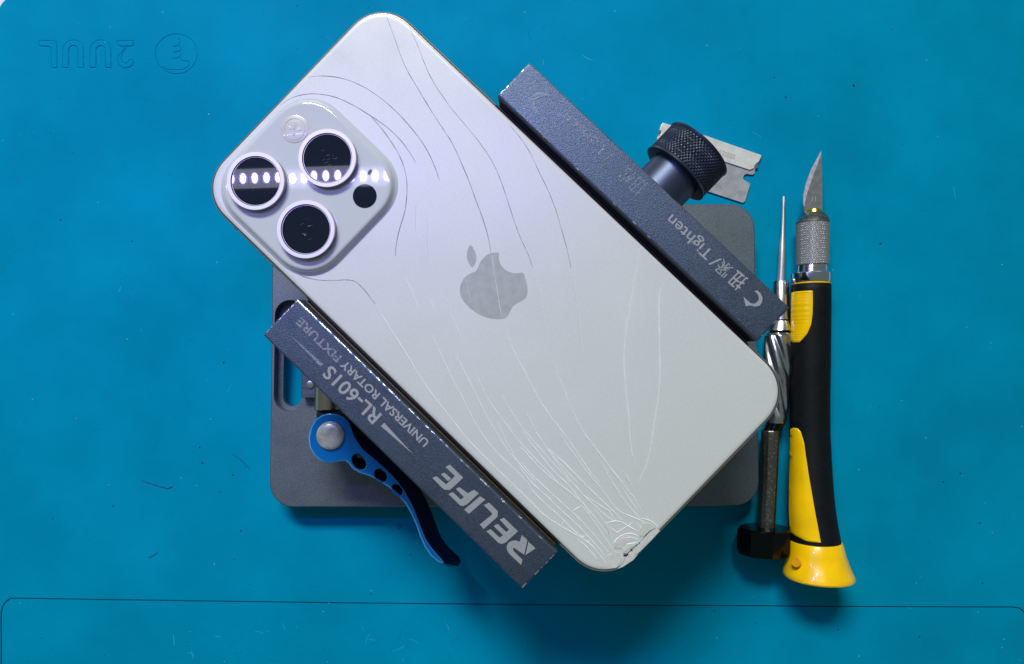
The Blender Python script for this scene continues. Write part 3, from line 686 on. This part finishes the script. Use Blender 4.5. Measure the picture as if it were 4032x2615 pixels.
holes_t = [circ(545, 597, 52, 20, 74, R_(-38)), circ(727, 712, 48, 20, 62, R_(-38)), circ(867, 835, 38, 20, 54, R_(-38))]
ZT, ZB = 31.0, 19.0
tl = [lv(top, ZT)] + [lv(h, ZT) for h in holes_t]
tl2 = [lv(top, ZT - .6)] + [lv(h, ZT - .6) for h in holes_t]
bl = [lv([shift(p) for p in top], ZB)] + [lv([(x + 40, y + 5) for x, y in h], ZB) for h in holes_t]
def grow(l, d):
    s_ = 1 if poly_area(l) > 0 else -1; out = []
    for i in range(len(l)):
        a, b = l[i - 1], l[(i + 1) % len(l)]; dx, dy = b[0] - a[0], b[1] - a[1]; L = math.hypot(dx, dy) or 1
        out.append((l[i][0] + s_ * dy / L * d, l[i][1] - s_ * dx / L * d))
    return out
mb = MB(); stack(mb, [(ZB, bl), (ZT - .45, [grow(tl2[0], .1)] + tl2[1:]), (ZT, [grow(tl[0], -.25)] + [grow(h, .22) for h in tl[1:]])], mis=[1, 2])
lever = mb.build('cam_lever', ['blue', 'blue_shade', 'bluee'], fx_, smooth=40)
c = lv([(305, 375)], ZT)[0]
mb = MB(); stack(mb, [(TOPZ, [circ(*c, 4.5)]), (ZT, [circ(*c, 4.5)]), (ZT + .5, [circ(*c, 4.6)]), (ZT + 1.2, [circ(*c, 4.3)]), (ZT + 1.6, [circ(*c, 3.4)]), (ZT + 1.75, [circ(*c, 2.0)])])
mb.build('pivot_pin', 'cap', lever, smooth=60)
a = w2(1246, 1573, 24); b = w2(1330, 1616, 24)
mb = MB(); lathe(mb, [(0, 4.6), (0.3, 4.9), (12, 4.9)], Vector(((a[0] + b[0]) / 2, b[1], 21)), (0, 1, 0), 48, A=(1, 0, 0)); mb.build('clamp_nut', 'nickel', fx_)
mb = MB(); box(mb, a[0], b[0] + 10, b[1] - 9, b[1] - .05, TOPZ, 24); mb.build('cam_block', 'black', fx_, bevel=.4)

# ------------------------------------------------------------------ razor blade
rz = empty('razor_blade', W(2780, 640, 0))
tag(rz, 'single edge steel razor blade with a stained face, lying flat behind the round knob', 'razor blade')
o = W(2780, 640, 0)
r1 = lambda p, z: [w2(x, y, z) for x, y in crop(3.86, 2500, 450, p)]
body = [(400, 160), (1905, 650), (1860, 800), (1820, 850), (1822, 890), (1790, 920), (1755, 918), (1705, 905), (1665, 920), (1643, 960), (1655, 1000), (1700, 1025), (1740, 1045), (1748, 1080), (1672, 1325), (1640, 1345),
        (1070, 1160), (180, 850), (195, 780), (230, 700), (330, 400), (345, 345)]
mb = MB(); stack(mb, [(0.5, [r1(body, .7)]), (.75, [r1(body, .7)])]); mb.build('blade', 'razor', rz, org=o, smooth=0)
sp = [(425, 128), (1120, 340), (1922, 622), (1915, 650), (1885, 720), (1850, 740), (1818, 775), (1815, 815), (1750, 845), (1320, 705), (345, 395), (340, 345), (375, 325), (402, 290), (398, 250), (375, 235), (390, 190)]
mb = MB(); stack(mb, [(0.3, [r1(sp, 1.3)]), (1.1, [r1(sp, 1.3)]), (1.3, [smooth_loop(r1(sp, 1.3), 0)])]); spo = mb.build('spine', 'spine', rz, org=o, smooth=0, bevel=.12)
mb = MB(); c = r1([(1843, 782)], 1.0)[0]; stack(mb, [(0.5, [circ(*c, .7, 16, 1.1)]), (1.2, [circ(*c, .7, 16, 1.1)])])
mb.build('rivet_tab', 'bright', spo, org=o, bevel=.15); mb = MB(); c = r1([(378, 280)], 1.0)[0]; stack(mb, [(0.5, [circ(*c, .6, 16, 1.0)]), (1.2, [circ(*c, .6, 16, 1.0)])]); mb.build('rivet_tab', 'bright', spo, org=o, bevel=.15)
mb = MB()
for i, x in enumerate((1290, 1340, 1375, 1410, 1445, 1475, 1505)):
    y = 540 + (x - 1290) * .33; w = 13
    P = r1([(x, y), (x + 24, y + 8), (x + 8, y + 78), (x - 16, y + 70)], 1.33); Q = r1([(x + 3, y + 12), (x + 14, y + 16), (x + 2, y + 66), (x - 8, y + 60)], 1.33)
    stack(mb, [(1.30, [P, Q]), (1.33, [P, Q])])
mb.build('stamped_marks', 'stamp', spo, org=o, smooth=0)

# ------------------------------------------------------------------ long tools lying on the mat
def tool_axis(secs, s, ox, oy):
    """secs: (y, xl, xr, z) in crop pixels -> [(centre Vector, radius)]"""
    out = []
    for y, xl, xr, z in secs:
        (a, b) = crop(s, ox, oy, [(xl, y), (xr, y)])
        A = W(*a, z); B = W(*b, z); out.append(((A + B) / 2, (A - B).length / 2))
    return out
def rings(mb, secs, n=48, mi=0, flatten=1.0, mis=None, rf=None, cap=True):
    base = len(mb.v)
    for k, (c, r) in enumerate(secs):
        for i in range(n):
            a = 2 * math.pi * i / n; rr = r * (rf(k, a) if rf else 1)
            mb.v.append((c.x + rr * math.cos(a), c.y, c.z + rr * math.sin(a) * flatten))
    for k in range(len(secs) - 1):
        for i in range(n):
            j = (i + 1) % n
            mb.f.append((base + k * n + i, base + k * n + j, base + (k + 1) * n + j, base + (k + 1) * n + i)); mb.m.append(mis[k] if mis else mi)
    if cap:
        mb.f.append(tuple(base + i for i in range(n))); mb.m.append(mi)
        e = base + (len(secs) - 1) * n; mb.f.append(tuple(e + i for i in range(n))); mb.m.append(mi)
def dense(secs, k):
    out = []
    for (c0, r0), (c1, r1_) in zip(secs[:-1], secs[1:]):
        for i in range(k): t = i / k; out.append((c0.lerp(c1, t), r0 + (r1_ - r0) * t))
    return out + [secs[-1]]

# precision screwdriver
so_ = W(3060, 1400, 0)
sd = empty('precision_screwdriver', so_)
tag(sd, 'slim steel precision screwdriver with spiral flutes and a black hexagonal end cap', 'screwdriver')
c5 = (1.7155, 2850, 550); c6 = (1.625, 2850, 1400)
ss = tool_axis([(383, 401, 409, 2.2), (395, 397, 413, 2.2), (430, 397, 413, 2.3), (470, 393, 411, 2.4), (640, 386, 410, 2.7), (715, 374, 415, 3.0), (800, 371, 414, 3.3), (962, 361, 407, 3.6)], *c5)
mb = MB(); rings(mb, ss, 24, rf=lambda k, a: (0.55 + .45 * abs(math.cos(2 * a))) if k in (1, 2) else 1); mb.build('bit_shaft', 'shaftm', sd, org=so_)
ss = tool_axis([(955, 338, 430, 4.5), (965, 333, 436, 4.5), (1180, 330, 442, 4.7), (1216, 328, 445, 4.8)], *c5)
mb = MB(); rings(mb, ss, 40); mb.build('collar', 'steel', sd, org=so_)
ss = tool_axis([(1216, 336, 440, 4.8), (1226, 336, 440, 4.8)], *c5); mb = MB(); rings(mb, ss, 40); 
ss = tool_axis([(1290, 315, 425, 5.0), (1310, 315, 425, 5.0)], *c5); rings(mb, ss, 40); mb.build('groove_ring', 'black', sd, org=so_)
ss = tool_axis([(1226, 322, 445, 4.8), (1240, 318, 450, 4.9), (1290, 300, 455, 5.0)], *c5); mb = MB(); rings(mb, ss, 40); mb.build('neck_ring', 'steel', sd, org=so_)
ss = tool_axis([(1308, 290, 455, 5.1), (1325, 280, 460, 5.2), (1420, 268, 460, 5.3), (1544, 262, 457, 5.5)], *c5) + tool_axis([(150, 262, 420, 5.8), (300, 268, 412, 6.2), (400, 272, 402, 6.5), (430, 276, 392, 6.6)], *c6)
ds = dense(ss, 12)
def flute(k, a):
    t = k / len(ds); f = min(1, min(k, max(0, len(ds) - 14 - k)) / 8)
    w = 0.5 + 0.5 * math.cos(7 * (a + 3.4 * t)); return 1 - .17 * f * (w ** 2)
mb = MB(); rings(mb, ds, 112, rf=flute); mb.build('fluted_grip', 'steel', sd, org=so_, smooth=28)
ss = tool_axis([(430, 278, 390, 6.6), (470, 258, 368, 6.7), (480, 250, 355, 6.8)], *c6); mb = MB(); rings(mb, ss, 40); mb.build('dark_collar', 'plastic', sd, org=so_)
ss = tool_axis([(478, 243, 353, 6.9), (484, 240, 356, 6.9), (800, 236, 342, 7.6), (1112, 219, 325, 8.3)], *c6)
mb = MB(); rings(mb, ss, 12); mb.build('lower_rod', 'dsteel', sd, org=so_, smooth=15)
ss = tool_axis([(1098, 100, 420, 8.6), (1106, 86, 430, 8.6), (1150, 84, 432, 8.7), (1235, 84, 432, 8.9), (1268, 100, 420, 9.0), (1272, 130, 395, 9.0)], *c6)
ss = [(Vector((c.x, c.y, max(c.z, 8.9))), min(r, 10.0)) for c, r in ss]
mb = MB(); rings(mb, ss, 48, flatten=.88, rf=lambda k, a: (math.cos(math.pi / 8) / math.cos(((a) % (math.pi / 4)) - math.pi / 8)) if 0 < k < 5 else .93)
mb.build('hexagonal_cap', 'plastic', sd, org=so_, smooth=20)

# craft knife
ko = W(3200, 1400, 0)
kn = empty('craft_knife', ko)
tag(kn, 'black and yellow craft knife with a pointed blade and knurled metal collet', 'craft knife')
k5 = lambda p, z: [w2(x, y, z) for x, y in crop(*c5, p)]
bl_ = [(657, 75), (664, 300), (664, 490), (545, 497), (537, 440), (536, 380), (556, 290), (590, 200), (630, 125)]
mb = MB(); stack(mb, [(7.6, [k5(bl_, 8)]), (8.1, [k5(bl_, 8)])])
blo = mb.build('blade', 'blade', kn, org=ko, smooth=0)
bev = [(657, 75), (659, 95), (618, 205), (580, 310), (556, 385), (543, 455), (537, 440), (536, 380), (556, 290), (590, 200), (630, 125)]
mb = MB(); flat(mb, k5(bev, 8.13), I, 8.13, .05); mb.build('honed_edge', 'edge', blo, org=ko, smooth=0)
mb = MB()
for x in (597, 619): flat(mb, k5([(x, 382), (x + 3, 382), (x + 3, 416), (x, 416)], 8.13), I, 8.13, .05)
mb.build('etched_number', 'edge', blo, org=ko, smooth=0)
mb = MB(); ss = tool_axis([(470, 572, 645, 8), (476, 560, 656, 8), (498, 556, 662, 8)], *c5); rings(mb, ss, 32); mb.build('brass_collar', 'brass', kn, org=ko)
ss = tool_axis([(496, 558, 670, 8), (505, 548, 680, 8), (530, 515, 697, 8), (555, 497, 706, 8), (565, 491, 708, 8)], *c5)
ss2 = tool_axis([(565, 491, 708, 8), (848, 491, 706, 8)], *c5); ss2 = dense(ss2, 110)
ss3 = tool_axis([(849, 493, 704, 8), (853, 497, 699, 8)], *c5)
def kn2(k, a):
    p = a * 40 / (2 * math.pi); q = k / 4.8
    s = abs(((p + q) % 1) - .5) * 2; w = abs(((p - q) % 1) - .5) * 2
    return 1 - .06 * (1 - min(s, w) ** .8)
mb = MB(); rings(mb, ss, 64, mi=0); rings(mb, ss2, 264, mi=1, rf=kn2); rings(mb, ss3, 64, mi=0)
mb.build('knurled_collet', ['dsteel', 'knurl'], kn, org=ko, smooth=22)
mb = MB(); ss = tool_axis([(853, 497, 700, 8), (902, 494, 700, 8)], *c5); rings(mb, ss, 64); ss = tool_axis([(902, 468, 716, 8), (908, 462, 722, 8), (958, 462, 724, 8), (966, 466, 720, 8)], *c5); rings(mb, ss, 64)
mb.build('collet_ring', 'bright', kn, org=ko)
mb = MB(); ss = tool_axis([(966, 470, 716, 8), (978, 470, 716, 8)], *c5); rings(mb, ss, 64); mb.build('yellow_washer', 'yellow', kn, org=ko)
gs = tool_axis([(978, 470, 712, 8), (984, 463, 716, 8), (1100, 459, 716, 8), (1300, 457, 714, 8), (1544, 455, 712, 8)], *c5) + tool_axis([(250, 431, 671, 8), (500, 429, 672, 8.2), (620, 428, 678, 8.6), (760, 424, 685, 9.2), (900, 420, 695, 9.8), (1000, 420, 706, 10.3), (1100, 425, 722, 10.8), (1205, 432, 742, 11.3), (1212, 440, 738, 11.3)], *c6)
mb = MB(); rings(mb, dense(gs, 3), 64); grip = mb.build('rubber_grip', 'rubber', kn, org=ko, smooth=50)
def surf(x, y, lift):
    for (c0, r0), (c1_, r1_) in zip(gs[:-1], gs[1:]):
        if c1_.y <= y <= c0.y:
            t = (c0.y - y) / (c0.y - c1_.y + 1e-9); c = c0.lerp(c1_, t); r = r0 + (r1_ - r0) * t + lift
            a = max(-1, min(1, (x - c.x) / r)); return Vector((x if abs(a) < 1 else c.x + a * r, y, c.z + r * math.sqrt(1 - a * a)))
    c, r = gs[0] if y > gs[0][0].y else gs[-1]; r += lift
    a = max(-1, min(1, (x - c.x) / r)); return Vector((x, y, c.z + r * math.sqrt(1 - a * a)))
def inlay(rows, cs, name, ribs=False):
    """rows: (y, xl, xr) crop pixels; a shallow pad following the grip"""
    mb = MB(); n = 14; R2 = []
    k = 8
    for (ya, la_, ra), (yb, lb_, rb) in zip(rows[:-1], rows[1:]):
        for i in range(k): t = i / k; R2.append((ya + (yb - ya) * t, la_ + (lb_ - la_) * t, ra + (rb - ra) * t))
    R2.append(rows[-1]); N = len(R2)
    for ri, (y, xl, xr) in enumerate(R2):
        for j in range(n + 1):
            x = xl + (xr - xl) * j / n
            q = crop(*cs, [(x, y)])[0]; p = W(*q, 13.5)
            e = min(1, 3.0 * min(j / n, 1 - j / n) + 0.0, 3.0 * min(ri, N - 1 - ri) / 8)
            lift = -0.1 + .5 * math.sqrt(max(0, e)) + (0.07 * math.sin(y * 2 * math.pi / 13.5) * e if ribs else 0)
            mb.v.append(tuple(surf(p.x, p.y, lift)))
    for i in range(N - 1):
        for j in range(n): a = i * (n + 1) + j; mb.f.append((a, a + 1, a + n + 2, a + n + 1)); mb.m.append(0)
    mb.build(name, 'yellow', grip, org=ko, smooth=60)
inlay([(1020, 485, 596), (1035, 462, 597), (1100, 457, 597), (1180, 455, 595), (1250, 456, 586), (1310, 464, 564), (1345, 478, 540), (1370, 500, 522)], c5, 'ribbed_thumb_pad', True)
inlay([(468, 470, 486), (490, 455, 500), (560, 440, 515), (640, 429, 521), (760, 420, 531), (900, 416, 546), (1000, 415, 557), (1080, 415, 568), (1140, 424, 575), (1172, 500, 577)], c6, 'yellow_side_panel')
bs = tool_axis([(1186, 432, 742, 11.6), (1192, 428, 748, 11.6), (1260, 418, 765, 11.8), (1330, 404, 788, 12.2), (1385, 391, 812, 12.8), (1408, 391, 822, 13.0), (1418, 398, 820, 13.0), (1423, 425, 795, 13.0)], *c6)
mb = MB(); rings(mb, bs, 72); base_ = mb.build('flared_base', 'yellow', kn, org=ko, smooth=45)
q = crop(5.514, 3000, 2050, [(742, 905)])[0]; p = W(*q, 20.0)
bi = min(range(len(bs) - 1), key=lambda i: abs((bs[i][0].y + bs[i + 1][0].y) / 2 - p.y)); (c0, r0), (c1_, r1_) = bs[bi], bs[bi + 1]
t = (c0.y - p.y) / (c0.y - c1_.y); cc = c0.lerp(c1_, t); rr = r0 + (r1_ - r0) * t
for _ in range(4):
    a_ = math.acos(max(-1, min(1, (p.x - cc.x) / rr))); p = W(*q, cc.z + rr * math.sin(a_))
nrm = Vector((math.cos(a_), (r1_ - r0) / (c0.y - c1_.y), math.sin(a_))).normalized()
mb = MB(); lathe(mb, [(-.6, 1.55), (.10, 1.6), (.16, 1.45), (.05, 1.35)], p, nrm, 32)
mb.build('lanyard_hole', 'yhole', base_, org=ko)

# ------------------------------------------------------------------ lint and dust on the mat
fib = [([(330, 1118), (345, 1123), (362, 1128), (380, 1134), (392, 1136), (403, 1130)], 'dark bent hair lying on the mat left of the base plate', .15, 'lint'),
       ([(541, 1057), (552, 1063), (563, 1072), (573, 1082), (580, 1090)], 'faint thin hair beside the lower left corner of the base plate', .08, 'lint'),
       ([(345, 1297), (354, 1293), (362, 1288), (367, 1283)], 'short dark thread above the tray groove at lower left', .13, 'lint'),
       ([(922, 1224), (926, 1229), (930, 1227), (930, 1221), (926, 1219), (923, 1223)], 'tiny curled black fibre below the base plate', .12, 'lint')]
for p, lab, r, m in fib:
    w = [w2(x * 1.6941, y * 1.6941, .12) for x, y in p]; w = smooth_loop(w, 2, False); mb = MB()
    ridge(mb, w, I, r, .16, h0=.03); o_ = mb.build('lint_fibre', m, org=W(p[0][0] * 1.694, p[0][1] * 1.694, 0), smooth=0)
    o_.location = W(p[0][0] * 1.694, p[0][1] * 1.694, 0) * MM
    tag(o_, lab, 'lint', 'fibres on the mat')
mb = MB()
dots = [(307, 561), (141, 511), (520, 450), (519, 843), (464, 1040), (471, 1076), (541, 1104), (263, 1176), (122, 1205), (512, 1143), (545, 1300), (2232, 1100), (2193, 1120), (2277, 1216), (2283, 1355), (1826, 226), (1984, 198),
        (1985, 200), (2043, 945), (139, 228), (722, 175), (690, 14), (856, 18), (800, 215), (815, 404), (560, 1234), (862, 1380), (955, 1290), (2137, 1480), (1948, 1463), (1660, 1420), (2046, 566), (1800, 180)]
rd = random.Random(11)
for k in range(260): dots.append((rd.uniform(5, 2375), rd.uniform(5, 1540)))
for i, (x, y) in enumerate(dots):
    r = rd.uniform(.22, .5) if i < 33 else rd.uniform(.08, .22)
    c = w2(x * 1.6941, y * 1.6941); p = [(c[0] + r * rd.uniform(.5, 1.2) * math.cos(a), c[1] + r * rd.uniform(.4, 1.0) * math.sin(a)) for a in (0, 1, 2.1, 3.1, 4.2, 5.2)]
    stack(mb, [(0.01, [p]), (.08, [p])], mi=1 if (i > 33 and rd.random() < .3) else 0)
for k in range(95):
    if k < 60: x, y = rd.uniform(10, 2370), rd.uniform(10, 1530); L = rd.uniform(1.0, 6.0); an = rd.uniform(0, 3.14)
    else: x, y = rd.uniform(380, 1050), rd.uniform(1460, 1540); L = rd.uniform(1.0, 5.0); an = rd.choice((0, 1.57)) + rd.uniform(-.08, .08)
    c = w2(x * 1.6941, y * 1.6941); bd = rd.uniform(-.5, .5)
    P = [(c[0] + L * t * math.cos(an + bd * t), c[1] + L * t * math.sin(an + bd * t)) for t in (0, .2, .4, .6, .8, 1)]
    ridge(mb, P, I, rd.uniform(.05, .13), .012, 2 if rd.random() < .6 else 3, .008)
tag(mb.build('dust', ['lint', 'lintw', 'scuffd', 'scuffl'], smooth=0), 'scattered dark dust specks and fine scuffs on the blue mat', 'dust', kind='stuff')
